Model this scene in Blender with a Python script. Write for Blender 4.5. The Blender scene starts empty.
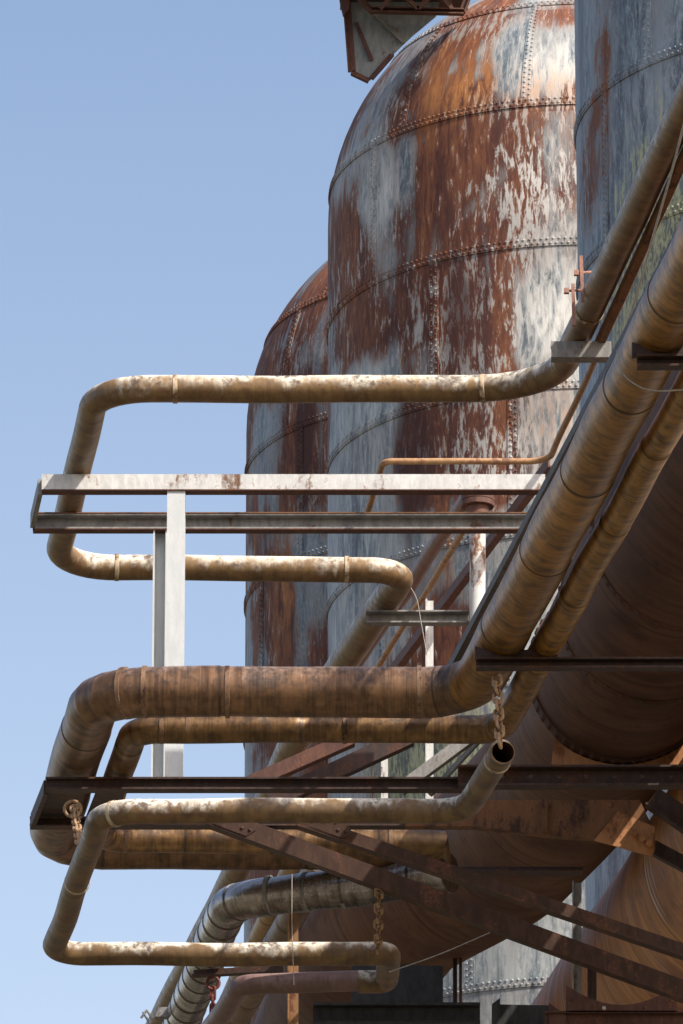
import bpy, bmesh, math, random
from mathutils import Vector, Matrix
random.seed(7)
SC = bpy.context.scene
COL = SC.collection
# ------------------------------------------------------------------ camera
F = 7000.0                       # focal length in pixels (683 x 1024 picture)
TH = math.atan(0.36)             # camera looks up about 20 degrees
CAMZ = 1.7
cd = bpy.data.cameras.new('camera')
cd.sensor_fit = 'VERTICAL'; cd.sensor_height = 36.0; cd.sensor_width = 24.0
cd.lens = F / 1024 * 36.0
cd.clip_start = 0.5; cd.clip_end = 6000
cam = bpy.data.objects.new('camera', cd)
cam.location = (0, 0, CAMZ); cam.rotation_euler = (math.pi/2 + TH, 0, 0)
COL.objects.link(cam); SC.camera = cam
# ------------------------------------------------------------------ sky, sun, exposure
SUN = Vector((0.53, -0.44, 0.72)).normalized()
w = bpy.data.worlds.new('World'); SC.world = w; w.use_nodes = True
nt = w.node_tree; nt.nodes.clear()
so = nt.nodes.new('ShaderNodeOutputWorld'); bg = nt.nodes.new('ShaderNodeBackground')
sk = nt.nodes.new('ShaderNodeTexSky'); sk.sky_type = 'NISHITA'; sk.sun_disc = False
sk.sun_elevation = math.asin(SUN.z); sk.sun_rotation = math.atan2(SUN.x, SUN.y)
sk.air_density = 1.0; sk.dust_density = 3.5; sk.ozone_density = 1.0
bg.inputs['Strength'].default_value = 0.15
tcw = nt.nodes.new('ShaderNodeTexCoord'); sx = nt.nodes.new('ShaderNodeSeparateXYZ'); nt.links.new(tcw.outputs['Generated'], sx.inputs[0])
mr_ = nt.nodes.new('ShaderNodeMapRange'); nt.links.new(sx.outputs[2], mr_.inputs[0]); mr_.inputs[1].default_value = .22; mr_.inputs[2].default_value = .44
rp = nt.nodes.new('ShaderNodeValToRGB'); nt.links.new(mr_.outputs[0], rp.inputs[0])          # pale summer haze low in the sky
rp.color_ramp.elements[0].color = (1.2, 1.02, .89, 1); rp.color_ramp.elements[1].color = (.74, .74, .74, 1)
mxw = nt.nodes.new('ShaderNodeMix'); mxw.data_type = 'RGBA'; mxw.blend_type = 'MULTIPLY'; mxw.inputs[0].default_value = 1.0
nt.links.new(sk.outputs[0], mxw.inputs[6]); nt.links.new(rp.outputs[0], mxw.inputs[7])
nt.links.new(mxw.outputs[2], bg.inputs[0]); nt.links.new(bg.outputs[0], so.inputs[0])
sl = bpy.data.lights.new('sun', 'SUN'); sl.energy = 3.6; sl.angle = math.radians(0.5); sl.color = (1, 0.93, 0.82)
su = bpy.data.objects.new('sun', sl); su.rotation_euler = SUN.to_track_quat('Z', 'Y').to_euler(); su.location = (40, -40, 80)
COL.objects.link(su)
vs = SC.view_settings
vs.view_transform = 'Standard'; vs.look = 'None'; vs.gamma = 1; vs.use_curve_mapping = False; vs.exposure = 0.95
SC.cycles.max_bounces = 6; SC.cycles.diffuse_bounces = 4

# ------------------------------------------------------------------ pixel -> place
def ray(px, py):
    a = (px - 341.5) / F; b = (512 - py) / F
    return Vector((a, math.cos(TH) - b*math.sin(TH), math.sin(TH) + b*math.cos(TH)))
def zp(px, py, h):               # point of that sight line at height h above the camera
    r = ray(px, py); return r * (h / r.z) + Vector((0, 0, CAMZ))
def yp(px, py, Y):               # point of that sight line at distance Y
    r = ray(px, py); return r * (Y / r.y) + Vector((0, 0, CAMZ))

# ------------------------------------------------------------------ materials
class M:
    def __init__(s, name):
        s.m = bpy.data.materials.new(name); s.m.use_nodes = True
        s.t = s.m.node_tree; s.b = s.t.nodes['Principled BSDF']
        s.tc = s.t.nodes.new('ShaderNodeTexCoord')
        s.obj = s.tc.outputs['Object']; s.uv = s.tc.outputs['UV']
    def put(s, sock, v):
        if hasattr(v, 'is_output'): s.t.links.new(v, sock)
        else:
            if isinstance(v, (tuple, list)) and len(v) == 3 and sock.type == 'RGBA': v = (*v, 1)
            sock.default_value = v
    def math(s, op, a, b=0.0, clamp=False):
        n = s.t.nodes.new('ShaderNodeMath'); n.operation = op; n.use_clamp = clamp
        s.put(n.inputs[0], a); s.put(n.inputs[1], b); return n.outputs[0]
    def add(s, *a):
        r = a[0]
        for x in a[1:]: r = s.math('ADD', r, x)
        return r
    def mul(s, a, b): return s.math('MULTIPLY', a, b)
    def scale(s, v, k, off=(0, 0, 0)):
        n = s.t.nodes.new('ShaderNodeMapping'); s.put(n.inputs[0], v)
        n.inputs['Scale'].default_value = k; n.inputs['Location'].default_value = off; return n.outputs[0]
    def noise(s, v, k=1.0, detail=4, rough=.55, dist=0.0, off=(0, 0, 0)):
        if isinstance(k, (int, float)): k = (k, k, k)
        n = s.t.nodes.new('ShaderNodeTexNoise'); s.put(n.inputs['Vector'], s.scale(v, k, off))
        n.inputs['Scale'].default_value = 1; n.inputs['Detail'].default_value = detail
        n.inputs['Roughness'].default_value = rough; n.inputs['Distortion'].default_value = dist
        return n.outputs[0]
    def white(s, v):
        n = s.t.nodes.new('ShaderNodeTexWhiteNoise'); s.put(n.inputs['Vector'], v); return n.outputs['Value']
    def step(s, x, lo, hi):
        n = s.t.nodes.new('ShaderNodeMapRange'); s.put(n.inputs[0], x)
        n.inputs[1].default_value = lo; n.inputs[2].default_value = hi; n.interpolation_type = 'SMOOTHSTEP'; return n.outputs[0]
    def ramp(s, x, stops):
        n = s.t.nodes.new('ShaderNodeValToRGB'); e = n.color_ramp.elements
        while len(e) < len(stops): e.new(0.5)
        for el, (p, c) in zip(e, stops): el.position = p; el.color = (*c, 1)
        s.put(n.inputs[0], x); return n.outputs[0]
    def mix(s, f, a, b):
        n = s.t.nodes.new('ShaderNodeMix'); n.data_type = 'RGBA'
        s.put(n.inputs[0], f); s.put(n.inputs[6], a); s.put(n.inputs[7], b); return n.outputs[2]
    def sep(s, v):
        n = s.t.nodes.new('ShaderNodeSeparateXYZ'); s.put(n.inputs[0], v); return n.outputs
    def comb(s, x, y, z=0.0):
        n = s.t.nodes.new('ShaderNodeCombineXYZ')
        for i, q in zip(n.inputs, (x, y, z)): s.put(i, q)
        return n.outputs[0]
    def end(s, col, rough=.7, metal=0.0, bump=None, bs=.3, bd=.02, spec=.4):
        s.put(s.b.inputs['Base Color'], col); s.put(s.b.inputs['Roughness'], rough); s.put(s.b.inputs['Metallic'], metal)
        s.b.inputs['Specular IOR Level'].default_value = spec
        if bump is not None:
            n = s.t.nodes.new('ShaderNodeBump'); n.inputs['Strength'].default_value = bs; n.inputs['Distance'].default_value = bd
            s.put(n.inputs['Height'], bump); s.put(s.b.inputs['Normal'], n.outputs[0])
        return s.m

def tank_mat(name, lo, hi, rust, seed, plate_w=3.8, lichen=None, flake=.5, darkred=.5, blobs=(), seam0=0.0, pitch=2.25, stain=.26):
    s = M(name); uv = s.scale(s.uv, (1, 1, 1), (seed*7.3, seed*3.1, 0)); x = s.sep(s.uv)
    big = s.noise(uv, (.42, .36, 1), 3, .5, .3)
    plate = s.white(s.comb(s.math('FLOOR', s.mul(x[0], 1/plate_w)), s.math('FLOOR', s.mul(s.add(x[1], -1.05), 1/2.17)), seed))
    streak = s.noise(uv, (2.4, .22, 1), 5, .6, .2)
    fine = s.noise(uv, (12, 2.4, 1), 6, .68, .5)
    finer = s.noise(uv, (34, 10, 1), 4, .7)
    paint = s.mix(s.step(s.add(s.mul(streak, .6), s.mul(fine, .5)), .42, .66), lo, hi)
    paint = s.mix(s.mul(s.step(finer, .5, .7), .35), paint, (.62, .60, .55))
    rc = s.ramp(s.add(s.mul(fine, .55), s.mul(streak, .45)), [(.3, (.028, .012, .011)), (.45, (.085, .028, .018)), (.55, (.17, .060, .028)), (.68, (.32, .13, .045))])
    rm = s.add(s.mul(big, .95), s.mul(streak, .55), s.mul(plate, .05), s.mul(fine, .35), rust)
    dkb = 0.0; ogb = 0.0; whb = 0.0
    for (u0, v0, ru, rv, amt, kind) in blobs:
        d = s.add(s.math('POWER', s.mul(s.add(x[0], -u0), 1/ru), 2.0), s.math('POWER', s.mul(s.add(x[1], -v0), 1/rv), 2.0))
        gz = s.math('EXPONENT', s.mul(d, -1.0))
        if kind == 'r': rm = s.add(rm, s.mul(gz, amt))
        elif kind == 'd': rm = s.add(rm, s.mul(gz, amt*.6)); dkb = s.add(dkb, s.mul(gz, amt))
        elif kind == 'w': whb = s.add(whb, s.mul(gz, amt))
        else: ogb = s.add(ogb, s.mul(gz, amt))
    halo = s.step(rm, .84, .97)
    rm = s.step(rm, .92, 1.02)
    fl = s.step(s.add(s.mul(whb, .16), -.035, s.mul(fine, .8), s.mul(finer, .25), s.mul(s.noise(uv, (.7, .5, 1), 2, .5, 0, (9, 4, 0)), .6)), .83 - .2*(flake-.5), .91 - .2*(flake-.5))
    rm = s.mul(rm, s.math('SUBTRACT', 1.0, s.mul(fl, .95)))
    frv = s.math('FRACT', s.mul(s.add(x[1], -seam0), 1/pitch))
    run = s.step(s.add(s.mul(frv, .30), s.mul(streak, .9), s.mul(s.noise(uv, (5, .35, 1), 4, .6, 0, (5, 5, 0)), .35)), .72, .92)
    paint = s.mix(s.mul(halo, stain*.9), paint, s.mix(fine, (.20, .085, .035), (.36, .20, .10)))
    paint = s.mix(s.mul(run, stain), paint, (.13, .062, .035))
    paint = s.mix(s.mul(s.step(s.add(s.mul(big, .5), s.mul(streak, .5)), .42, .56), .35), paint, (.10, .105, .11))
    if not isinstance(whb, float): paint = s.mix(s.mul(whb, s.step(s.add(s.mul(fine, .6), s.mul(streak, .4)), .36, .58)), paint, (.72, .70, .66))
    col = s.mix(rm, paint, rc)
    dk = s.add(s.noise(uv, (1.5, .07, 1), 3, .5, 0, (31, 2, 0)), s.mul(dkb, s.add(.25, s.mul(streak, .9))))
    col = s.mix(s.mul(s.step(dk, .58, .72), darkred), col, (.045, .016, .015))
    og = s.mul(s.step(s.noise(uv, (7, 1.1, 1), 4, .6, 0, (3, 17, 0)), .60, .72), s.step(big, .45, .6))
    og = s.add(s.mul(og, .55), s.mul(s.mul(ogb, 1.3), s.step(s.add(s.mul(streak, .5), s.mul(fine, .5)), .44, .58)))
    col = s.mix(s.math('MINIMUM', og, .85), col, s.mix(finer, (.30, .10, .03), (.55, .27, .08)))
    if lichen:
        for (u0, v0, ru, rv) in lichen:
            d = s.math('SQRT', s.add(s.math('POWER', s.mul(s.add(x[0], -u0), 1/ru), 2.0), s.math('POWER', s.mul(s.add(x[1], -v0), 1/rv), 2.0)))
            lm = s.step(s.add(s.math('SUBTRACT', 1.15, d), s.mul(s.add(fine, -.5), 2.2)), .2, .5)
            col = s.mix(lm, col, s.mix(s.step(s.add(s.mul(fine, .6), s.mul(finer, .4)), .43, .57), (.09, .10, .095), (.36, .36, .21)))
    bm = s.add(s.mul(fine, .6), s.mul(rm, -.5), s.mul(finer, .3), s.mul(big, 1.5))
    return s.end(col, s.add(.5, s.mul(rm, .25)), 0, bm, .35, .02, .35)

def pipe_mat(name, top, bot, bot2, split=.5, soft=.2, sec=0, metal=0.0, rough=.5, streak=26, rust=.66, mott=.62, dark=(.035, .025, .02), seed=0, spec=.45, bs=.35, near=None):
    s = M(name); x = s.sep(s.uv)
    o = s.scale(s.obj, (1, 1, 1), (seed*5.1, seed*2.7, 0))
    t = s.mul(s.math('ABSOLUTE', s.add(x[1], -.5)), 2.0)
    uv = s.scale(s.uv, (1, 1, 1), (seed*3.3, 0, 0))
    st = s.noise(uv, (streak, 1.6, 1), 4, .65)
    st2 = s.noise(uv, (streak*.28, 2.2, 1), 3, .6, .4)
    pt = s.noise(o, 2.2, 4, .6); sm = s.noise(o, 13, 4, .65)
    bl = s.noise(o, 5.5, 4, .6, .6)
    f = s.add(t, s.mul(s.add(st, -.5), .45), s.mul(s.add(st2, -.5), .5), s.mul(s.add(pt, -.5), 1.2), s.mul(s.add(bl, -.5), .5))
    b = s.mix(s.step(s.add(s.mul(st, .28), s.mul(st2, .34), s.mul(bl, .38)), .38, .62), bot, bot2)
    if near:                                       # near run: golden bounce off the ground painted into the underside colour
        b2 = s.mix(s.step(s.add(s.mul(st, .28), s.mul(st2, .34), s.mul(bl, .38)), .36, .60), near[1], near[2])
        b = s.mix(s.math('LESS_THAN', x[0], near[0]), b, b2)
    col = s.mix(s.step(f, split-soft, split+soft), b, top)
    col = s.mix(s.mul(s.step(s.add(s.mul(sm, .65), s.mul(pt, .4)), rust-.09, rust+.03), .75), col, (.17, .062, .025))
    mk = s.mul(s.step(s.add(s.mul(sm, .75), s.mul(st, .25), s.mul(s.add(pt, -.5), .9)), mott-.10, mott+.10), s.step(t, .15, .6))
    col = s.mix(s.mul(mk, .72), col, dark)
    if sec:
        fr = s.math('FRACT', s.mul(x[0], 1/sec))
        e = s.step(s.math('ABSOLUTE', s.add(fr, -.5)), .5-.03/sec, .5-.004/sec)
        col = s.mix(s.mul(e, .75), col, dark)
        pl = s.white(s.comb(s.math('FLOOR', s.mul(x[0], 1/sec)), seed, 0.0))
        h = s.t.nodes.new('ShaderNodeHueSaturation'); s.put(h.inputs['Color'], col); s.put(h.inputs['Value'], s.add(.82, s.mul(pl, .36))); col = h.outputs[0]
    bm = s.add(s.mul(st, .25), s.mul(st2, .5), s.mul(pt, 1.2), s.mul(sm, .2))
    return s.end(col, s.add(rough-.10, s.mul(sm, .2)), metal, bm, bs, .015, spec)

def steel_mat(name, c1, c2, rust, amt=.55, rough=.65, k=3.0, edge=None, seed=0):
    s = M(name); o = s.scale(s.obj, (1, 1, 1), (seed*3.7, seed, 0))
    a = s.noise(o, (k, k, k*.6), 5, .62); b = s.noise(o, (k*5, k*5, k*1.6), 5, .68); c = s.noise(o, k*14, 3, .7)
    col = s.mix(s.step(b, .35, .65), c1, c2)
    rc = s.mix(s.step(c, .35, .68), tuple(q*.45 for q in rust), rust)
    col = s.mix(s.step(s.add(s.mul(a, .55), s.mul(b, .35), s.mul(c, .15)), amt-.03, amt+.07), col, rc)
    return s.end(col, s.add(rough-.08, s.mul(c, .16)), 0, s.add(b, s.mul(c, .5)), .3, .01, .2)

def duct_mat(name, c1, c2, c3, streak=16, seed=0, sheen=(.5, .45, .42), amount=.5, rough=.5):
    s = M(name); uv = s.scale(s.uv, (1, 1, 1), (seed*3.3, 0, 0)); o = s.obj
    a = s.noise(uv, (streak, 1.2, 1), 5, .62, .15); b = s.noise(uv, (streak*.22, 1.0, 1), 3, .55, .3); c = s.noise(o, 1.1, 3, .55)
    col = s.mix(s.step(s.add(s.mul(a, .6), s.mul(b, .5)), .42, .66), c1, c2)
    col = s.mix(s.step(s.add(s.mul(c, .7), s.mul(b, .4)), .5, .7), col, c3)
    col = s.mix(s.mul(s.step(a, .50, .78), .22), col, tuple(q*.55 for q in c1))
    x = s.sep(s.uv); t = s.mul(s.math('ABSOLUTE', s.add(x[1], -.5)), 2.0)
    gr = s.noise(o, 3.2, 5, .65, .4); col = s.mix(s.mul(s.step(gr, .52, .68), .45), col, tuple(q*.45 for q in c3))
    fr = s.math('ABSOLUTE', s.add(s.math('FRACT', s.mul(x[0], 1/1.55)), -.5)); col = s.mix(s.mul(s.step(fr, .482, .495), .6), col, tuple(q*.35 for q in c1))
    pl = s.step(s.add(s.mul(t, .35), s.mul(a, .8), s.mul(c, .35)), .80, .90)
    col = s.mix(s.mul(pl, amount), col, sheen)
    return s.end(col, rough, 0, s.add(s.mul(a, .5), b), .3, .02, .14)

MAT = {}
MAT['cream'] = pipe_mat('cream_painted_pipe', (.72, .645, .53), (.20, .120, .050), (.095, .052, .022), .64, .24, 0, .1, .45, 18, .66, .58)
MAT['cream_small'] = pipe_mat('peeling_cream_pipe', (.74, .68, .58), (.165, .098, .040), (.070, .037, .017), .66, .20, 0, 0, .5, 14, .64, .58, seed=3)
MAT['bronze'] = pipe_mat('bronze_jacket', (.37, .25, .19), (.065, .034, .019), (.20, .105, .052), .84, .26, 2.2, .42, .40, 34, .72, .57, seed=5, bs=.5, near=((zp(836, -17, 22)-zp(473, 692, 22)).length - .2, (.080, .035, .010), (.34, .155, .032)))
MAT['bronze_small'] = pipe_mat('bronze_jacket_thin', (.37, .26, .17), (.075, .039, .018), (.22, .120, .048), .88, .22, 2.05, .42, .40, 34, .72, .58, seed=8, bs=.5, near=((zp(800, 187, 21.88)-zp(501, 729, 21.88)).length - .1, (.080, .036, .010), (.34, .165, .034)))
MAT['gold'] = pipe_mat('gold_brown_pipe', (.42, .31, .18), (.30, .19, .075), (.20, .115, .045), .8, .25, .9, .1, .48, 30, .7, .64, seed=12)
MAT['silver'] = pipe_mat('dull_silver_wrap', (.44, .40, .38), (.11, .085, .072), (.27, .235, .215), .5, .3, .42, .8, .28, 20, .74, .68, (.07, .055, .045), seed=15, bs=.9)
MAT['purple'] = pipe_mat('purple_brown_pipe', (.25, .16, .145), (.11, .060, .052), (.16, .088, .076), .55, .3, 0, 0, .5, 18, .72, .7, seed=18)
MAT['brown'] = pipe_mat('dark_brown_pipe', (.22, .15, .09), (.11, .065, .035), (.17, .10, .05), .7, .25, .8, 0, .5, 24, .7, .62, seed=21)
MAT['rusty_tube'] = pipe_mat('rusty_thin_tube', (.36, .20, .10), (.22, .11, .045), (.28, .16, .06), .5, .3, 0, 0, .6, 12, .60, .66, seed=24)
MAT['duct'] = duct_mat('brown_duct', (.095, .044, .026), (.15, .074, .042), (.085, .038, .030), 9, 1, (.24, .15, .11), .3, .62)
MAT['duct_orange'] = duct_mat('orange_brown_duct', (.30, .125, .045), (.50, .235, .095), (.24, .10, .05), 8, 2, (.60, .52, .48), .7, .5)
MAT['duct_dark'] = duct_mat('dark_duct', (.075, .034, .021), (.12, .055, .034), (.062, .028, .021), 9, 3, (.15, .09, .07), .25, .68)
MAT['white'] = steel_mat('white_painted_steel', (.43, .43, .43), (.56, .56, .55), (.19, .10, .06), .575, .5, 2.6)
MAT['grey'] = steel_mat('grey_steel', (.16, .155, .15), (.26, .25, .24), (.13, .065, .04), .60, .55, 2.6)
MAT['post'] = steel_mat('pale_grey_post', (.44, .46, .48), (.50, .52, .53), (.30, .13, .06), .69, .5, 1.6)
MAT['dark'] = steel_mat('dark_rusty_steel', (.040, .026, .024), (.065, .040, .034), (.11, .05, .032), .56, .6, 2.6)
MAT['redrust'] = steel_mat('red_brown_steel', (.075, .036, .030), (.11, .054, .042), (.17, .075, .045), .56, .62, 2.8)
MAT['orange'] = steel_mat('orange_rust_steel', (.33, .15, .065), (.42, .20, .09), (.24, .095, .04), .54, .7, 3.2)
MAT['brownplate'] = steel_mat('brown_rust_plate', (.15, .068, .03), (.20, .09, .04), (.085, .04, .026), .54, .65, 2.6)
MAT['black'] = steel_mat('black_steel', (.022, .022, .024), (.038, .038, .042), (.06, .035, .025), .66, .6, 3)
MAT['blueplate'] = steel_mat('blue_grey_plate', (.15, .165, .17), (.23, .245, .25), (.12, .05, .03), .62, .6, 1.6)  # plate colour darkened for the shade below the platform floor
MAT['seam'] = steel_mat('dusty_seam', (.26, .25, .24), (.46, .44, .40), (.20, .10, .05), .56, .65, 1.0)
MAT['seam_dark'] = steel_mat('dark_seam', (.15, .16, .17), (.28, .30, .32), (.10, .045, .03), .56, .65, 1.0)
MAT['mouth'] = steel_mat('rusty_pipe_inside', (.035, .016, .011), (.055, .025, .015), (.09, .035, .018), .5, .8, 5)  # rust colour darkened for the shade inside the open pipe
MAT['brace'] = steel_mat('dark_brown_brace', (.040, .020, .014), (.062, .031, .021), (.13, .055, .030), .57, .6, 2.4)  # brown darkened to carry the shade of the pipes above the braces
MAT['darkgrey'] = steel_mat('dark_grey_steel', (.06, .056, .056), (.10, .095, .09), (.08, .045, .03), .58, .6, 2.4)
MAT['ochre'] = steel_mat('ochre_rust', (.20, .10, .045), (.30, .17, .08), (.16, .06, .03), .54, .7, 3.2)
MAT['rustwhite'] = steel_mat('rust_streaked_white', (.50, .49, .47), (.58, .57, .55), (.22, .09, .045), .54, .5, 2.2)
MAT['strap_brown'] = steel_mat('brown_strap', (.13, .075, .045), (.22, .135, .085), (.06, .03, .02), .54, .45, 6)
MAT['strap_cream'] = steel_mat('cream_strap', (.34, .26, .17), (.50, .41, .29), (.16, .08, .04), .54, .5, 6)
MAT['clamp'] = steel_mat('pink_rust_clamp', (.24, .12, .09), (.33, .19, .15), (.20, .08, .05), .58, .7, 6)
MAT['chain'] = steel_mat('rusty_chain', (.30, .18, .10), (.40, .26, .15), (.16, .075, .04), .55, .65, 9)
MAT['redhook'] = steel_mat('red_hook', (.13, .035, .03), (.17, .05, .04), (.12, .04, .03), .6, .55, 9)
MAT['wire'] = steel_mat('pale_wire', (.24, .22, .20), (.34, .32, .29), (.2, .13, .08), .7, .5, 5)

# ------------------------------------------------------------------ object helpers
def tag(o, label, cat, group=None):
    o['label'] = label; o['category'] = cat
    if group: o['group'] = group
    return o
def thing(name, base, label, cat, group=None):
    o = bpy.data.objects.new(name, None); o.empty_display_size = .1; o.location = base; COL.objects.link(o)
    return tag(o, label, cat, group)
class MB:
    def __init__(s): s.bm = bmesh.new(); s.uvl = s.bm.loops.layers.uv.new('UVMap')
    def poly(s, pts): return s.bm.faces.new([s.bm.verts.new(p) for p in pts])
    def done(s, name, mat, parent=None, base=None, smooth=False, sharp=40):
        bm = s.bm
        bmesh.ops.recalc_face_normals(bm, faces=bm.faces)
        me = bpy.data.meshes.new(name)
        if parent is not None: off = Vector(parent.matrix_world.translation) if parent.parent else Vector(parent.location)
        if parent is not None:
            off = Vector((0, 0, 0)); p = parent
            while p: off += Vector(p.location); p = p.parent
        else:
            off = Vector(base) if base is not None else sum((v.co for v in bm.verts), Vector())/len(bm.verts)
        bmesh.ops.translate(bm, verts=bm.verts, vec=-off)
        bm.to_mesh(me); bm.free()
        me.materials.append(mat)
        if smooth:
            me.polygons.foreach_set('use_smooth', [True]*len(me.polygons))
            try: me.set_sharp_from_angle(angle=math.radians(sharp))
            except Exception: pass
        o = bpy.data.objects.new(name, me); COL.objects.link(o)
        if parent is not None: o.parent = parent
        else: o.location = off
        return o

def fillet(pts, rad, seg_deg=9.0):
    """corner points -> rounded path; rad is one radius or one per inner corner"""
    n = len(pts)
    if not isinstance(rad, (list, tuple)): rad = [rad]*(n-2)
    out = [pts[0]]
    for i in range(1, n-1):
        A, P, B = pts[i-1], pts[i], pts[i+1]
        d1 = (A-P).normalized(); d2 = (B-P).normalized()
        ang = math.pi - d1.angle(d2)
        r = rad[i-1] if not isinstance(rad[i-1], tuple) else rad[i-1][0]
        k = 0 if not isinstance(rad[i-1], tuple) else rad[i-1][1]
        if ang < .01 or r <= 0: out.append(P); continue
        t = min(r*math.tan(ang/2), .48*(A-P).length, .48*(B-P).length); r = t/math.tan(ang/2)
        bis = (d1+d2).normalized(); c = P + bis*(r/math.cos(ang/2))
        s0 = P + d1*t; e0 = P + d2*t; v0 = s0-c; v1 = e0-c
        m = k or max(3, int(math.degrees(ang)/seg_deg))
        for j in range(m+1):
            a = j/m
            w0 = math.sin((1-a)*ang)/math.sin(ang) if math.sin(ang) > 1e-4 else 1-a
            w1 = math.sin(a*ang)/math.sin(ang) if math.sin(ang) > 1e-4 else a
            out.append(c + v0*w0 + v1*w1)
    out.append(pts[-1]); return out

def sweep(mb, path, r, seg=28, sec=0, step=.25, lap=.02, wob=.006, caps=(True, True), open_end=False, rfun=None, u0=0.0):
    # resample
    P = [path[0]]; S = [0.0]
    for a, b in zip(path, path[1:]):
        L = (b-a).length
        if L < 1e-6: continue
        m = max(1, int(L/step))
        for j in range(1, m+1): P.append(a.lerp(b, j/m)); S.append(S[-1] + L/m)
    if sec:                                       # double rings at every jacket joint
        Q, T = [], []
        for i in range(len(P)-1):
            Q.append(P[i]); T.append(S[i])
            k = math.floor((S[i+1]+u0)/sec)
            sj = k*sec - u0
            if sj > S[i]+.02 and sj < S[i+1]-.02:
                for d in (-.004, .004):
                    f = (sj+d-S[i])/(S[i+1]-S[i]); Q.append(P[i].lerp(P[i+1], f)); T.append(sj+d)
        Q.append(P[-1]); T.append(S[-1]); P, S = Q, T
    n = len(P)
    tan = [(P[min(i+1, n-1)]-P[max(i-1, 0)]).normalized() for i in range(n)]
    up = Vector((0, 0, 1)) if abs(tan[0].z) < .9 else Vector((0, 1, 0))
    up = (up - tan[0]*up.dot(tan[0])).normalized()
    rings = []; ph = random.random()*9
    def ring(c, t, u, rr, s, jit=0):
        side = t.cross(u)
        vs = []
        for k in range(seg):
            a = 2*math.pi*k/seg
            q = rr*(1 + jit*math.sin(3*a + s*2.3 + ph) + jit*math.sin(2*a - s*1.1 + ph*2))
            vs.append(mb.bm.verts.new(c + (u*math.cos(a) + side*math.sin(a))*q))
        return vs
    for i in range(n):
        if i: up = up - tan[i]*up.dot(tan[i]); up.normalize()
        rr = rfun(S[i]) if rfun else r
        if sec: rr *= 1 + lap*(1-((S[i]+u0)/sec) % 1.0)
        cen = P[i] + (up*(math.sin(S[i]*1.9+ph) + .6*math.sin(S[i]*4.3+ph*2)) + tan[i].cross(up)*math.sin(S[i]*2.4+ph*3))*wob*.9
        rings.append((ring(cen, tan[i], up, rr, S[i], wob), S[i]))
    if open_end:
        t, u = tan[-1], up
        rings.append((ring(P[-1], t, u, r*.86, S[-1]), S[-1]))
        rings.append((ring(P[-1]-t*.4, t, u, r*.86, S[-1]), S[-1]+.2))
        rings.append((ring(P[-1]-t*.8, t, u, r*.86, S[-1]), S[-1]+.45))
    for ri, ((A, sa), (B, sb)) in enumerate(zip(rings, rings[1:])):
        for k in range(seg):
            k2 = (k+1) % seg
            f = mb.bm.faces.new((A[k], A[k2], B[k2], B[k]))
            if ri >= n: f.material_index = 1
            for lp, uv in zip(f.loops, ((sa, k/seg), (sa, (k+1)/seg), (sb, (k+1)/seg), (sb, k/seg))): lp[mb.uvl].uv = (uv[0]+u0, uv[1])
    if caps[0]: mb.bm.faces.new(rings[0][0][::-1])
    if caps[1]:
        f = mb.bm.faces.new(rings[-1][0])
        if open_end: f.material_index = 1
    return P, S, tan

def band(mb, c, t, r, width, seg=28):
    a = c - t*width/2; b = c + t*width/2
    e = (b-a).normalized()*.004
    sweep(mb, [a, a+e, b-e, b], r, seg, step=9, wob=0, caps=(False, False), rfun=lambda q: r if .002 < q < width-.002 else r*.93, u0=40.2)

def prof(kind, w, h, t):
    """(toward viewer, up) outline of a rolled section"""
    a, b = w/2, h/2
    if kind == 'box': return [(-a, -b), (a, -b), (a, b), (-a, b)]
    if kind == 'C': return [(-a, -b), (a, -b), (a, -b+t), (-a+t, -b+t), (-a+t, b-t), (a, b-t), (a, b), (-a, b)]
    if kind == 'Crev': return [(-x, y) for x, y in prof('C', w, h, t)][::-1]
    if kind == 'L': return [(-a, -b), (a, -b), (a, -b+t), (-a+t, -b+t), (-a+t, b), (-a, b)]
    if kind == 'Lrev': return [(a, -b), (a, b), (a-t, b), (a-t, -b+t), (-a, -b+t), (-a, -b)]
    if kind == 'I': return [(-a, -b), (a, -b), (a, -b+t), (t/2, -b+t), (t/2, b-t), (a, b-t), (a, b), (-a, b), (-a, b-t), (-t/2, b-t), (-t/2, -b+t), (-a, -b+t)]
def beam(mb, p0, p1, w, h, kind='box', t=.02, up=Vector((0, 0, 1)), roll=0.0):
    ax = (p1-p0).normalized(); up = (up - ax*up.dot(ax)).normalized(); side = ax.cross(up)
    if roll:
        R = Matrix.Rotation(roll, 3, ax); up = R @ up; side = R @ side
    pr = prof(kind, w, h, t); n = len(pr)
    A = [mb.bm.verts.new(p0 + side*x + up*y) for x, y in pr]; B = [mb.bm.verts.new(p1 + side*x + up*y) for x, y in pr]
    for i in range(n):
        j = (i+1) % n; mb.bm.faces.new((A[i], A[j], B[j], B[i]))
    mb.bm.faces.new(A[::-1]); mb.bm.faces.new(B)
def plate(mb, pts, d):
    """flat polygon pts given a thickness d (vector)"""
    A = [mb.bm.verts.new(p) for p in pts]; B = [mb.bm.verts.new(p+d) for p in pts]; n = len(pts)
    for i in range(n):
        j = (i+1) % n; mb.bm.faces.new((A[i], A[j], B[j], B[i]))
    mb.bm.faces.new(A[::-1]); mb.bm.faces.new(B)
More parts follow.
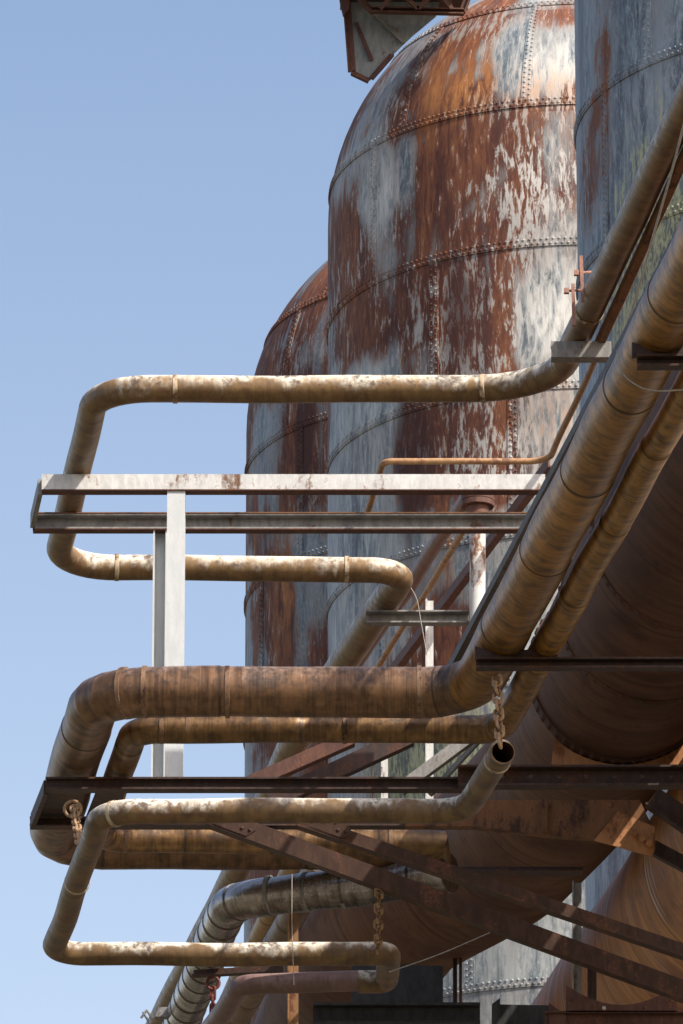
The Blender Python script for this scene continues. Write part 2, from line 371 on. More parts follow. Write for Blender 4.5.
def rivet(mb, p, n, r, seg=6, uv=None):
    t = n.orthogonal().normalized(); b = n.cross(t)
    R = []
    for rr, h in ((1, 0), (.8, .45)):
        R.append([mb.bm.verts.new(p + (t*math.cos(2*math.pi*k/seg) + b*math.sin(2*math.pi*k/seg))*r*rr + n*h*r) for k in range(seg)])
    top = mb.bm.verts.new(p + n*r*.72); fs = []
    for k in range(seg):
        j = (k+1) % seg
        fs.append(mb.bm.faces.new((R[0][k], R[0][j], R[1][j], R[1][k]))); fs.append(mb.bm.faces.new((R[1][k], R[1][j], top)))
    if uv:
        for f in fs:
            for lp in f.loops: lp[mb.uvl].uv = uv

def pipe(name, label, cat, path, r, mat, bands=(), group=None, band_mat=None, sharp=40, **kw):
    base = path[0].copy() if False else path[len(path)//2].copy()
    t = thing(name, base, label, cat, group)
    mb = MB(); P, S, T = sweep(mb, path, r, **kw)
    body = mb.done('pipe_body', mat, t, smooth=True, sharp=sharp)
    if kw.get('open_end'): body.data.materials.append(MAT['mouth'])
    for q in bands:                               # straps and lap rings at given picture columns/rows
        i = min(range(len(P)), key=lambda k: (P[k]-q).length)
        b = MB(); band(b, P[i], T[i], r*1.065, .05); b.done('strap', band_mat or MAT[{'cream': 'strap_cream', 'peeli': 'strap_cream', 'bronz': 'strap_brown'}.get(mat.name[:5], 'grey')], t, smooth=True)
    return t

# ------------------------------------------------------------------ ground
g = MB(); g.poly([Vector((-3000, -3000, 0)), Vector((3000, -3000, 0)), Vector((3000, 3000, 0)), Vector((-3000, 3000, 0))])
s = M('yard_ground'); n1 = s.noise(s.obj, .15, 5); n2 = s.noise(s.obj, 2.0, 5)
gm = s.end(s.mix(s.step(n1, .4, .6), s.mix(n2, (.09, .075, .06), (.17, .14, .105)), s.mix(n2, (.05, .06, .025), (.08, .08, .045))), .9, 0, n2, .4, .05)
go = g.done('ground', gm, base=(0, 0, 0)); go['kind'] = 'structure'

# ------------------------------------------------------------------ hot blast stoves
def tank(label, cx, cy, R, zs, mat, smat, rings, vseams, riv=.025, cap_to=None):
    t = thing('stove_tower', Vector((cx, cy, 0)), label, 'storage tower', 'domed iron stoves standing in a row')
    mb = MB(); N = 128
    prof_ = [(R, z) for z in [0, 5, 10, 15] + [15 + (zs-15)*k/10 for k in range(1, 11)]]
    prof_ += [(R*math.cos(math.radians(a)), zs + R*math.sin(math.radians(a))) for a in range(4, 91, 4)]
    vlen = 0; rows = []
    for i, (r, z) in enumerate(prof_):
        if i: vlen += math.hypot(r-prof_[i-1][0], z-prof_[i-1][1])
        rows.append(([mb.bm.verts.new((cx + r*math.sin(2*math.pi*k/N + math.pi), cy - r*math.cos(2*math.pi*k/N + math.pi), z)) for k in range(N)], vlen))
    for (A, va), (B, vb) in zip(rows, rows[1:]):
        for k in range(N):
            j = (k+1) % N
            f = mb.bm.faces.new((A[k], A[j], B[j], B[k]))
            ua = (2*math.pi*k/N - math.pi)*R; ub = (2*math.pi*(k+1)/N - math.pi)*R
            for lp, uv in zip(f.loops, ((ua, va), (ub, va), (ub, vb), (ua, vb))): lp[mb.uvl].uv = uv
    mb.done('shell', mat, t, smooth=True)
    def sp(a, v):                                  # point and normal at angle a, arc length v
        if v <= zs: return Vector((cx + R*math.sin(a), cy - R*math.cos(a), v)), Vector((math.sin(a), -math.cos(a), 0))
        e = (v-zs)/R; nn = Vector((math.sin(a)*math.cos(e), -math.cos(a)*math.cos(e), math.sin(e)))
        return Vector((cx, cy, zs)) + nn*R, nn
    def strip(mb, pa, pb, o):                      # raised strap between two edges
        pass
    A0, A1 = math.radians(-108), math.radians(60)
    for v in rings:
        mb = MB(); m = 72; hw = .075; prev = None
        for i in range(m+1):
            a = A0 + (A1-A0)*i/m; row = []
            for dv, o in ((-hw, -.002), (-hw, .016), (hw, .016), (hw, -.002)):
                p, nn = sp(a, v+dv); row.append(mb.bm.verts.new(p + nn*o))
            if prev:
                for k in range(3):
                    f = mb.bm.faces.new((prev[k], row[k], row[k+1], prev[k+1]))
                    for lp in f.loops: lp[mb.uvl].uv = ((a if lp.vert in row else a-(A1-A0)/m)*R, v + (-hw, -hw, hw, hw)[(row if lp.vert in row else prev).index(lp.vert)])
            prev = row
        rr = R if v <= zs else R*math.cos((v-zs)/R)
        cnt = int((A1-A0)*rr/.088)
        for i in range(cnt):
            for q, dv in ((0, -.036), (.5, .036)):
                a = A0 + (A1-A0)*(i+q)/cnt; p, nn = sp(a, v+dv); rivet(mb, p + nn*.014, nn, riv, uv=(a*R, v+dv))
        mb.done('riveted_seam', mat, t)
    for a, v0, v1 in vseams:
        mb = MB(); m = max(2, int((v1-v0)/.2)); hw = .08; prev = None
        for i in range(m+1):
            v = v0 + (v1-v0)*i/m; row = []
            for da, o in ((-hw/R, -.002), (-hw/R, .012), (hw/R, .012), (hw/R, -.002)):
                p, nn = sp(a+da, v); row.append(mb.bm.verts.new(p + nn*o))
            if prev:
                for k in range(3):
                    f = mb.bm.faces.new((prev[k], row[k], row[k+1], prev[k+1]))
                    for lp in f.loops: lp[mb.uvl].uv = (a*R + (-hw, -hw, hw, hw)[(row if lp.vert in row else prev).index(lp.vert)], v if lp.vert in row else v-(v1-v0)/m)
            prev = row
        cnt = int((v1-v0)/.088)
        for i in range(cnt):
            for q, da in ((0, -.038), (.5, .038)):
                v = v0 + (v1-v0)*(i+q)/cnt; p, nn = sp(a + da/R, v); rivet(mb, p + nn*.01, nn, riv*.9, uv=(a*R+da, v))
        mb.done('riveted_seam', mat, t)
    return t
RT = 3.8; RG = 3.6
def seamz(px, py, Y): return yp(px, py, Y).z
mid_c = yp(577, 229, 99.0); zmid = mid_c.z
lef_c = yp(475, 435, 109.0); zlef = lef_c.z
rig_c = yp(852, 100, 84.0)
zm0 = seamz(577, 240, 99-RT)
mr = [zm0 + 2.25*k for k in (-8, -7, -6, -5, -4, -3, -2, -1, 0, 1)] + [zmid + 2.73]
lz0 = seamz(475, 530, 109-RT)
lr = [lz0 + 2.3*k for k in (-6, -5, -4, -3, -2, -1, 0, 1, 2, 3)]
rz0 = seamz(852, 20, 84-RG)
rr_ = [rz0 + 2.16*k for k in (-8, -7, -6, -5, -4, -3, -2, -1, 0, 1, 2)]
def ang(px, c, r): return math.asin(max(-1, min(1, (px-c)/r)))
mv = [(ang(430, 577, 250), mr[7], mr[8]), (ang(520, 577, 250), mr[9], mr[10]), (ang(398, 577, 250), mr[9], mr[10]), (ang(372, 577, 250), mr[8], mr[9]),
      (ang(505, 577, 250), mr[6], mr[7]), (ang(380, 577, 250), mr[5], mr[6]), (ang(590, 577, 250), mr[8], mr[9]), (ang(460, 577, 250), mr[3], mr[4]), (ang(470, 577, 250), mr[0], mr[1])]
lv = [(ang(262, 475, 230), lr[5], lr[6]), (ang(300, 475, 230), lr[6], lr[7]), (ang(285, 475, 230), lr[7], lr[8]), (ang(310, 475, 230), lr[8], lr[9])]
rv = [(ang(640, 852, 276), rr_[8], rr_[9]), (ang(600, 852, 276), rr_[7], rr_[8])]
um = lambda px, c, r, R=RT: ang(px, c, r)*R
def blobs(c, r, Y, Rr, L):
    out = []
    for (x, y, rx, ry, amt, kind) in L:
        a = ang(x, c, r); ru = (um(x+rx, c, r, Rr) - um(x-rx, c, r, Rr))/2
        v = seamz(x, y, Y-Rr*math.cos(a)); out.append((a*Rr, v, max(ru, .2), ry/62, amt, kind))
    return out
BM = blobs(577, 250, 99, RT, [(400, 200, 40, 40, .10, 'r'), (520, 180, 50, 60, .10, 'r'), (390, 315, 45, 60, .22, 'r'), (457, 310, 26, 75, .35, 'd'), (440, 170, 14, 70, .22, 'd'),
    (420, 455, 45, 60, .30, 'd'), (350, 280, 20, 60, .12, 'r'), (470, 85, 55, 28, .5, 'o'), (555, 85, 40, 22, .35, 'o'), (400, 90, 30, 30, .12, 'r'), (535, 320, 45, 55, -.22, 'r'), (350, 560, 50, 80, -.3, 'r'),
    (490, 540, 60, 50, -.2, 'r'), (375, 190, 22, 28, -.2, 'r'), (350, 440, 20, 60, -.25, 'r'), (510, 970, 110, 70, -.5, 'r'), (540, 420, 40, 25, .35, 'o'), (450, 640, 50, 40, .25, 'r'), (560, 40, 50, 30, -.25, 'r'), (540, 320, 50, 60, .75, 'w'), (530, 175, 55, 45, .6, 'w'), (500, 455, 60, 45, .5, 'w'), (385, 190, 25, 30, .45, 'w'), (552, 75, 45, 28, .55, 'w')])
BL = blobs(475, 230, 109, RT, [(300, 440, 16, 80, .4, 'd'), (262, 470, 10, 60, -.15, 'r'), (285, 580, 12, 60, .3, 'o'), (305, 560, 10, 80, -.2, 'r'), (290, 330, 20, 40, .1, 'r')])
TM1 = tank_mat('stove_paint_rusty', (.085, .11, .135), (.46, .475, .47), .02, 1, 3.8, [(um(425, 577, 250), seamz(425, 765, 95.6), 1.6, 1.2)], .5, .75, BM, zm0)
TM2 = tank_mat('stove_paint_dark', (.085, .105, .125), (.27, .31, .34), .05, 2, 3.0, None, .38, .8, BL, lz0, 2.3)
TM3 = tank_mat('stove_paint_blue', (.055, .075, .10), (.30, .37, .44), -.12, 3, 4.2, [(um(655, 852, 276), seamz(650, 320, 81.2), 1.3, 3.0)], .5, .55, (), rz0, 2.16, .14)  # bluish shade on the near stove is mixed into its paint colours
tank('large rusty domed iron stove with white peeling paint, in the middle of the row', mid_c.x, mid_c.y, RT, zmid, TM1, MAT['seam'], mr, mv)
tank('far dark red and grey domed stove half hidden behind the middle stove', lef_c.x, lef_c.y, RT, zlef, TM2, MAT['seam_dark'], lr, lv)
tank('near blue grey stove in shade at the right edge, its dome out of the picture', rig_c.x, rig_c.y, RG, rz0+3.2, TM3, MAT['seam_dark'], rr_, rv)

# ------------------------------------------------------------------ platform on the middle stove
Yp = 96.2
t = thing('platform_bracket', yp(400, 20, Yp), 'rusty steel platform bracket with blue grey gusset plate on top of the middle stove', 'bracket')
px = lambda l, Y: [yp(a, b, Y) for a, b in l]
mb = MB(); plate(mb, px([(350, 0), (440, 0), (436, 16), (412, 36), (391, 56), (370, 80), (353, 70)], Yp), Vector((0, .03, 0))); mb.done('gusset_plate', MAT['blueplate'], t)
mb = MB(); beam(mb, yp(346, -6, Yp-.06), yp(352, 71, Yp-.06), .10, .12, 'L', .02, Vector((1, 0, 0))); mb.done('edge_angle', MAT['redrust'], t)
mb = MB(); beam(mb, yp(352, 72, Yp-.06), yp(369, 80, Yp-.06), .10, .09, 'L', .02); mb.done('edge_angle', MAT['redrust'], t)
mb = MB(); beam(mb, yp(371, 78, Yp-.05), yp(392, 54, Yp-.05), .08, .08, 'L', .015); mb.done('edge_angle', MAT['redrust'], t)
mb = MB(); beam(mb, yp(372, 10, Yp-.5), yp(464, 12, Yp-.5), .10, .09, 'C', .02); mb.done('floor_beam', MAT['redrust'], t)
mb = MB(); beam(mb, yp(360, -2, Yp-.45), yp(374, 12, Yp-.45), .10, .10, 'L', .02); mb.done('strut', MAT['redrust'], t)
mb = MB(); beam(mb, yp(462, 12, Yp-.45), yp(472, -14, Yp-.45), .10, .10, 'L', .02); mb.done('strut', MAT['redrust'], t)
mb = MB(); beam(mb, yp(452, 10, Yp-.40), yp(446, -12, Yp-.40), .06, .06, 'L', .015); mb.done('strut', MAT['redrust'], t)
for a, b in (((380, 8), (398, -10)), ((398, -10), (418, 8)), ((418, 8), (436, -10)), ((436, -10), (452, 8))):
    mb = MB(); beam(mb, yp(*a, Yp-.75), yp(*b, Yp-.75), .06, .07, 'L', .012); mb.done('lattice_bar', MAT['redrust'], t)
mb = MB(); beam(mb, yp(356, 22, Yp-.05), yp(372, 60, Yp-.05), .05, .06, 'L', .012); mb.done('stiffener', MAT['redrust'], t)
mb = MB(); beam(mb, yp(376, 14, Yp-.06), yp(404, 42, Yp-.06), .07, .07, 'L', .015); mb.done('stiffener', MAT['grey'], t)
fx0, fx1, fz = yp(340, 2, Yp).x, yp(468, 2, Yp).x, yp(400, 2, Yp).z
mb = MB(); plate(mb, [Vector((fx0, Yp-1.6, fz)), Vector((fx1, Yp-1.6, fz)), Vector((fx1, Yp+.3, fz)), Vector((fx0, Yp+.3, fz))], Vector((0, 0, .03))); mb.done('floor_plate', MAT['dark'], t)
mb = MB(); plate(mb, px([(338, -8), (351, -8), (349, 8), (343, 16), (340, 3)], Yp-.3), Vector((0, .05, 0))); mb.done('toe_plate', MAT['redrust'], t)

# ------------------------------------------------------------------ big ducts
H1 = 23.5
q = [(830, 262), (700, 516), (620, 676)]
near = [zp(a, b, H1) for a, b in q]
far = fillet([zp(a, b, H1) for a, b in [(628, 660), (575, 768), (500, 850), (402, 905), (358, 958), (335, 1020), (300, 1110)]], [3, 3, 3, 2.0, 3], 6)
t = thing('gas_duct', far[0].copy(), 'huge dark brown gas duct bending left below the pipe rack', 'duct')
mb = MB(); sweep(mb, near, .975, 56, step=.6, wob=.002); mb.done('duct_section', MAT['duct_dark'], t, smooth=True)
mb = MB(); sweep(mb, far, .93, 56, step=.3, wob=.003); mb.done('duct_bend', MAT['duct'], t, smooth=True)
ax = (near[2]-near[1]).normalized(); uu = (Vector((0, 0, 1)) - ax*ax.z).normalized(); ss = ax.cross(uu)
mb = MB(); band(mb, near[2]-ax*.10, ax, 1.0, .22, 56)
for k in range(56):
    a = 2*math.pi*k/56; nn = uu*math.cos(a)+ss*math.sin(a)
    for d in (-.14, -.05): rivet(mb, near[2]+ax*d + nn*.995, nn, .032)
mb.done('riveted_ring', MAT['duct_dark'], t)
for d in (2.1, 4.4):
    mb = MB(); band(mb, near[2]-ax*d, ax, .987, .10, 56)
    for k in range(56):
        a = 2*math.pi*k/56; nn = uu*math.cos(a)+ss*math.sin(a); rivet(mb, near[2]-ax*d + nn*.984, nn, .03)
    mb.done('riveted_ring', MAT['duct_dark'], t)
# saddle under the ring
c0 = near[2] - ax*.1; Ys = c0.y; mb = MB()
pts = []
for k in range(15):
    a = math.radians(-135 + k*100/14); pts.append(Vector((c0.x + 1.02*math.cos(a), Ys, c0.z + 1.02*math.sin(a))))
pts = [pp for pp in pts if pp.z < c0.z-.5]
xl, xr = pts[0].x, pts[-1].x
plate(mb, pts + [Vector((xr+.05, Ys, c0.z-1.2)), Vector((xl-.05, Ys, c0.z-1.2))], Vector((0, .25, 0)))
tag(mb.done('duct_saddle', MAT['orange']), 'orange rusty saddle plate cradling the huge dark duct above the girder', 'saddle')
# right-hand duct
H2 = 22.4
far2 = [zp(a, b, H2) for a, b in [(900, 640), (728, 908), (613, 1068), (500, 1230)]]
t = thing('gas_duct', far2[1].copy(), 'orange brown gas duct with curved rust streaks at the lower right', 'duct')
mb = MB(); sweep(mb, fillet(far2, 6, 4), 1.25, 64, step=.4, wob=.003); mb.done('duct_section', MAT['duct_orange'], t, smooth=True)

# ------------------------------------------------------------------ pipe: cream expansion loop (upper)
HA = 25.5
A = [(800, -142), (700, 73), (622, 240), (553, 389), (97, 389), (55, 567), (407, 570), (346, 658), (290, 750), (235, 874), (166, 1010), (90, 1160)]
Ap = [zp(a, b, HA) for a, b in A]
pth = fillet(Ap, [0, 0, 1.0, .62, .62, .34, 2.0, 3.0, 3.0, 3.0])
SA = sum((b-a).length for a, b in zip(pth, pth[1:]) if (b-zp(97, 389, HA)).length < 90 and a.y < zp(300, 480, HA).y or b.x < zp(400, 570, HA).x and a.y < zp(300, 575, HA).y)
t = pipe('pipe_loop', 'cream painted pipe forming the upper expansion loop over the white frame', 'pipe', pth, .142, MAT['cream'],
     [zp(172, 389, HA), zp(486, 389, HA), zp(120, 567, HA), zp(345, 569, HA), zp(590, 308, HA), zp(575, 346, HA)], wob=.004, rfun=lambda s_: .142 + .026*max(0, min(1, (s_-SA)/.6)))
# the near run is the same line: two clamps sit on it
t = thing('pipe_clamp', zp(577, 300, HA), 'pink rusted bolted clamp on the upper cream pipe in front of the bright stove wall', 'clamp')
def near_beam(name, a, b, w_, h_, kind, mat, parent, tt=.02, **k):
    mb = MB(); beam(mb, a, b, w_, h_, kind, tt, **k); return mb.done(name, mat, parent)
c = lambda x, y, d=0: yp(x, y, zp(577, 300, HA).y-.22+d)
near_beam('clamp_bar', c(581, 256), c(583, 302), .03, .035, 'box', MAT['clamp'], t)
near_beam('clamp_bar', c(573, 284), c(574, 326), .03, .035, 'box', MAT['clamp'], t)
for (x, y) in ((580, 273), (570, 291)):
    mb = MB(); sweep(mb, [c(x-5, y), c(x+13, y-1, .1)], .014, 8, wob=0); mb.done('bolt', MAT['clamp'], t)
    mb = MB(); beam(mb, c(x-6, y), c(x-1, y), .05, .05, 'box'); mb.done('nut', MAT['clamp'], t)
# bracket below it
ZB = HA-.142-.10
t = thing('pipe_bracket', zp(580, 352, ZB), 'short grey channel bracket carrying the upper cream pipe beside the stove', 'bracket')
near_beam('channel', zp(551, 352, ZB), zp(611, 352, ZB), .16, .17, 'Crev', MAT['grey'], t)
near_beam('hanger', zp(606, 352, ZB)+Vector((0, .1, 0)), zp(606, 352, ZB)+Vector((0, .1, -1.6)), .06, .08, 'box', MAT['white'], t)

# ------------------------------------------------------------------ white frame under the cream loop
ZF = HA-.142-.10
t = thing('support_frame', zp(176, 484, ZF), 'white and grey steel frame with two tall posts carrying the upper cream loop', 'frame')
near_beam('front_rail', zp(42, 484, ZF), zp(545, 484, ZF), .14, .17, 'Crev', MAT['white'], t, .018)
near_beam('rear_rail', zp(33, 523, ZF), zp(527, 523, ZF), .13, .17, 'C', MAT['grey'], t, .018)
near_beam('bottom_lip', zp(42, 484, ZF)+Vector((0, -.004, -.092)), zp(545, 484, ZF)+Vector((0, -.004, -.092)), .15, .012, 'box', MAT['redrust'], t)
near_beam('bottom_lip', zp(33, 523, ZF)+Vector((0, -.004, -.092)), zp(527, 523, ZF)+Vector((0, -.004, -.092)), .14, .012, 'box', MAT['redrust'], t)
near_beam('top_lip', zp(33, 523, ZF)+Vector((0, -.004, .092)), zp(527, 523, ZF)+Vector((0, -.004, .092)), .14, .012, 'box', MAT['brownplate'], t)
a, b = zp(43, 484, ZF), zp(34, 523, ZF); d = (b-a).normalized()
near_beam('end_rail', a+d*.075+Vector((-.02, 0, 0)), b-d*.07+Vector((-.02, 0, 0)), .05, .165, 'box', MAT['grey'], t)
pf = zp(176.5, 484, ZF); pr_ = zp(160.5, 523, ZF)
near_beam('post', pf+Vector((0, .02, -.085)), pf+Vector((0, .02, -3.32)), .19, .16, 'I', MAT['post'], t, .018, up=Vector((1, 0, 0)), roll=math.pi/2)
near_beam('post', pr_+Vector((0, .02, -.085)), pr_+Vector((0, .02, -2.95)), .15, .15, 'C', MAT['post'], t, .018, up=Vector((1, 0, 0)))
pe = zp(548, 484, ZF)
near_beam('end_post', pe+Vector((.0, .08, .45)), pe+Vector((.0, .08, -1.6)), .10, .10, 'box', MAT['white'], t)

# ------------------------------------------------------------------ bronze expansion loop
HB = 22.0
B = [(836, -17), (708, 235), (583, 480), (473, 692), (97, 692), (49, 846), (430, 846)]
Bp = [zp(a, b, HB) for a, b in B]
pth = fillet(Bp, [0, 0, .62, (.55, 4), (.5, 4)])
pipe('jacketed_pipe', 'thick bronze jacketed pipe making the wide lower expansion loop', 'pipe', pth, .25, MAT['bronze'],
     [zp(130, 692, HB), zp(156, 692, HB), zp(240, 692, HB), zp(418, 692, HB)], sec=2.2, lap=.03, wob=.006, seg=40, sharp=13)
HC = 21.88
Cc = [(800, 187), (666, 430), (555, 631), (501, 729), (134, 729), (98, 839), (438, 843), (425, 905)]
Cp = [zp(a, b, HC) for a, b in Cc]
pth = fillet(Cp[:7], [0, 0, .30, .32, .3]) + [Cp[6] + Vector((.0, .2, -.12)), Cp[6] + Vector((-.02, .35, -.5))]
pipe('jacketed_pipe', 'thinner bronze pipe nested inside the loop of the thick bronze pipe', 'pipe', pth, .142, MAT['bronze_small'],
     [zp(165, 729, HC), zp(190, 729, HC), zp(355, 729, HC), zp(125, 839, HC), zp(400, 843, HC)], sec=2.05, lap=.035, wob=.006)
# dark channel along the upper edge of the thick pipe
mb = MB(); beam(mb, zp(760, 84, 22.45), zp(449, 672, 22.45), .07, .09, 'L', .02); tag(mb.done('steel_angle', MAT['darkgrey']), 'long dark grey steel angle running along the upper edge of the thick bronze pipe', 'beam')
# cross bars below
ZX = HC-.142-.07
for (x0, x1, y, lab) in ((476, 760, 664, 'dark rusty cross bar under the two bronze pipes, in front of the huge duct'), (637, 820, 362, 'short rusty cross bar under the thick bronze pipe at the right edge')):
    t = thing('cross_bar', zp(x0, y, ZX), lab, 'beam')
    near_beam('channel', zp(x0, y, ZX), zp(x1, y, ZX), .12, .11, 'C', MAT['dark'], t)
    p = zp(x0+30, y, ZX) + Vector((0, 0, .10))
    mb = MB(); plate(mb, [p+Vector((-.3, -.02, -.03)), p+Vector((-.3, -.02, .08)), p+Vector((-.2, -.02, .04)), p+Vector((.3, -.02, .04)), p+Vector((.5, -.02, .08)), p+Vector((.5, -.02, -.03))], Vector((0, .12, 0))); mb.done('shoe', MAT['dark'], t)
    if x0 < 500:
        for x in (664, 671):
            p = zp(x, y, ZX); near_beam('hanger_rod', p+Vector((0, 0, .06)), p+Vector((0, 0, .5)), .025, .025, 'box', MAT['redrust'], t)

# ------------------------------------------------------------------ lower cantilever frame
ZG = HB-.25-.10
t = thing('cantilever_frame', zp(458, 785, ZG), 'dark rusty cantilever frame with two diagonal braces under the bronze loops', 'frame')
near_beam('front_beam', zp(46, 785, ZG), zp(462, 785, ZG), .15, .13, 'I', MAT['dark'], t, .02)
ymid = zp(462, 782, ZG).y
near_beam('front_beam', zp(458, 782, ZG)+Vector((0, -.10, .02)), zp(800, 782, ZG)+Vector((0, -.10, .02)), .16, .22, 'C', MAT['dark'], t, .022)
near_beam('rear_beam', zp(30, 823, ZG), zp(640, 823, ZG), .15, .10, 'I', MAT['dark'], t, .02)
a, b = zp(47, 785, ZG), zp(32, 823, ZG); d = (b-a).normalized()
near_beam('end_beam', a+d*.08, b-d*.08, .05, .15, 'C', MAT['dark'], t, .02)
# wide shoe plates under the loop legs
for xa, xb in ((47, 88), (99, 128)):
    mb = MB(); plate(mb, [zp(xa, 785, ZG+.08), zp(xb, 785, ZG+.08), zp(xb-15, 823, ZG+.08), zp(xa-15, 823, ZG+.08)], Vector((0, 0, .02))); mb.done('bearing_plate', MAT['dark'], t)
for k in range(8):
    p = zp(474+k*28, 782, ZG)+Vector((0, -.10-.06, .0)); mb = MB(); rivet(mb, p, Vector((0, -1, 0)), .03, 8); mb.done('rivet', MAT['dark'], t)
YB1 = zp(330, 785, ZG).y; YB2 = zp(215, 823, ZG).y
near_beam('diagonal_brace', yp(300, 820, YB1), yp(760, 976, YB1), .16, .17, 'L', MAT['brace'], t, .022)
near_beam('diagonal_brace', yp(206, 816, YB2), yp(760, 1020, YB2), .16, .20, 'Crev', MAT['brace'], t, .022)

for x, y, Y in ((222, 822, YB2-.09), (318, 824, YB1-.09)):
    mb = MB(); plate(mb, px([(x-16, y-7), (x+26, y-7), (x+34, y+8), (x+24, y+14), (x-8, y+2)], Y), Vector((0, .015, 0)))
    for dx, dy in ((-6, -3), (6, -3), (18, -2), (20, 6), (28, 8)): rivet(mb, yp(x+dx, y+dy, Y), Vector((0, -1, 0)), .022, 6)
    mb.done('gusset', MAT['brace'], t)
# girder and gusset at the right
Yg = 69.6
t = thing('riveted_girder', yp(520, 815, Yg), 'brown riveted plate girder with orange gusset under the huge duct', 'girder')
mb = MB(); plate(mb, px([(405, 800), (640, 800), (652, 826), (600, 838), (560, 836), (470, 826), (405, 826)], Yg), Vector((0, .12, 0))); mb.done('web_plate', MAT['brownplate'], t)
mb = MB(); plate(mb, px([(618, 811), (655, 827), (655, 849), (652, 856), (594, 840), (606, 826)], Yg-.06), Vector((0, .03, 0))); mb.done('gusset_plate', MAT['orange'], t)
for (x, y) in ((634, 835), (642, 841), (649, 846)):
    p = yp(x, y, Yg-.06); mb = MB(); sweep(mb, [p, p+Vector((0, -.11, 0))], .032, 10, wob=0); mb.done('bolt', MAT['orange'], t)
for (x, y) in ((440, 812), (470, 812), (545, 815), (580, 816), (610, 805)):
    mb = MB(); rivet(mb, yp(x, y, Yg), Vector((0, -1, 0)), .035, 8); mb.done('rivet', MAT['brownplate'], t)
near_beam('stiffener', yp(544, 800, Yg-.05), yp(544, 832, Yg-.05), .07, .07, 'L', MAT['brownplate'], t)
near_beam('corner_brace', yp(652, 796, Yg-.2), yp(740, 856, Yg-.2), .16, .26, 'L', MAT['dark'], t, .022)
near_beam('corner_brace', yp(652, 846, Yg+.15), yp(740, 893, Yg+.15), .10, .17, 'L', MAT['dark'], t, .022)

# dark frame members below the huge duct
mb = MB(); beam(mb, yp(330, 869, 73.5), yp(583, 869, 73.5), .2, .10, 'L', .02); tag(mb.done('steel_angle', MAT['dark']), 'dark steel angle crossing just below the belly of the huge duct', 'beam')

# ------------------------------------------------------------------ small peeling loop with open end
HD = 20.6
D = [(57, 955)]
D1 = [(388, 981), (398, 954), (52, 954), (102, 811), (464, 811), (503, 752)]
Dp = [zp(a, b, HD) for a, b in D1]
pth = fillet(Dp[1:], [.30, .45, .40])
e = zp(393, 966, HD)
arc = fillet([zp(358, 981, HD), zp(386, 981, HD), zp(389, 954, HD), Dp[1].lerp(Dp[2], .15)], [.10, .11])
pth = arc + pth[1:]
t = pipe('open_pipe', 'peeling cream pipe loop hung on chains with an open cut end', 'pipe', pth, .125, MAT['cream_small'],
     [zp(76, 885, HD), zp(499, 758, HD), zp(110, 811, HD)], open_end=True, caps=(True, True), wob=.008)
pu = fillet([zp(364, 981, HD), zp(241, 985, HD), zp(206, 1035, HD), zp(150, 1120, HD)], [.22, .5])
mb = MB(); sweep(mb, pu, .112, wob=.006); mb.done('painted_extension', MAT['purple'], t, smooth=True)

# ------------------------------------------------------------------ other runs at lower left
HS = 21.6
sv = fillet([zp(a, b, HS) for a, b in [(450, 873), (372, 886), (232, 899), (212, 945), (186, 1013), (150, 1105)]], [0, (.55, 5), 0, 0])
pipe('wrapped_pipe', 'dull silver spiral wrapped pipe bending down at the lower left', 'pipe', sv, .205, MAT['silver'],
     [zp(300, 893, HS), zp(268, 896, HS), zp(335, 890, HS)], sec=.42, lap=.05, wob=.008)
HP = 22.6
pipe('straight_pipe', 'dark brown straight pipe between the silver pipe and the purple pipe', 'pipe', [zp(a, b, HP) for a, b in [(322, 860), (262, 972), (200, 1090)]], .155, MAT['brown'], sec=.8, lap=.02)
HP2 = 23.6
pipe('straight_pipe', 'tan straight pipe seen in the gap behind the silver wrapped pipe', 'pipe', [zp(a, b, HP2) for a, b in [(300, 850), (262, 930), (195, 1070)]], .11, MAT['gold'], sec=.9, lap=.02)
HT = 27.0
pipe('straight_pipe', 'thin purple brown pipe behind the flanged white standpipe', 'pipe', [zp(a, b, HT) for a, b in [(474, 486), (400, 600), (330, 700)]], .085, MAT['purple'])
tb = fillet([zp(a, b, HA+.06) for a, b in [(716, 92), (649, 240), (549, 461), (384, 461), (362, 528)]], [0, .25, .12])
pipe('thin_tube', 'thin rusty tube bent above the white frame and running up beside the cream pipe', 'pipe', tb, .034, MAT['rusty_tube'], seg=14)
mb = MB(); beam(mb, zp(700, 122, HA-.12), zp(598, 346, HA-.12), .07, .11, 'L', .02); tag(mb.done('steel_angle', MAT['brownplate']), 'golden brown steel angle running between the cream pipe and the thick bronze pipe', 'beam')
pipe('thin_tube', 'thin ochre tube slanting down behind the short grey channel', 'pipe', [zp(a, b, HA+.5) for a, b in [(467, 526), (417, 606), (362, 690)]], .035, MAT['rusty_tube'], seg=12)
for (l, h_, lab, m) in (([(552, 462), (388, 678)], 26.4, 'dark red steel angle slanting behind the white standpipe', 'redrust'), ([(600, 440), (512, 585)], 23.6, 'rusty steel angle slanting beside the thick bronze pipe', 'redrust')):
    mb = MB(); beam(mb, zp(*l[0], h_), zp(*l[1], h_), .09, .12, 'L', .02); tag(mb.done('steel_angle', MAT[m]), lab, 'beam')

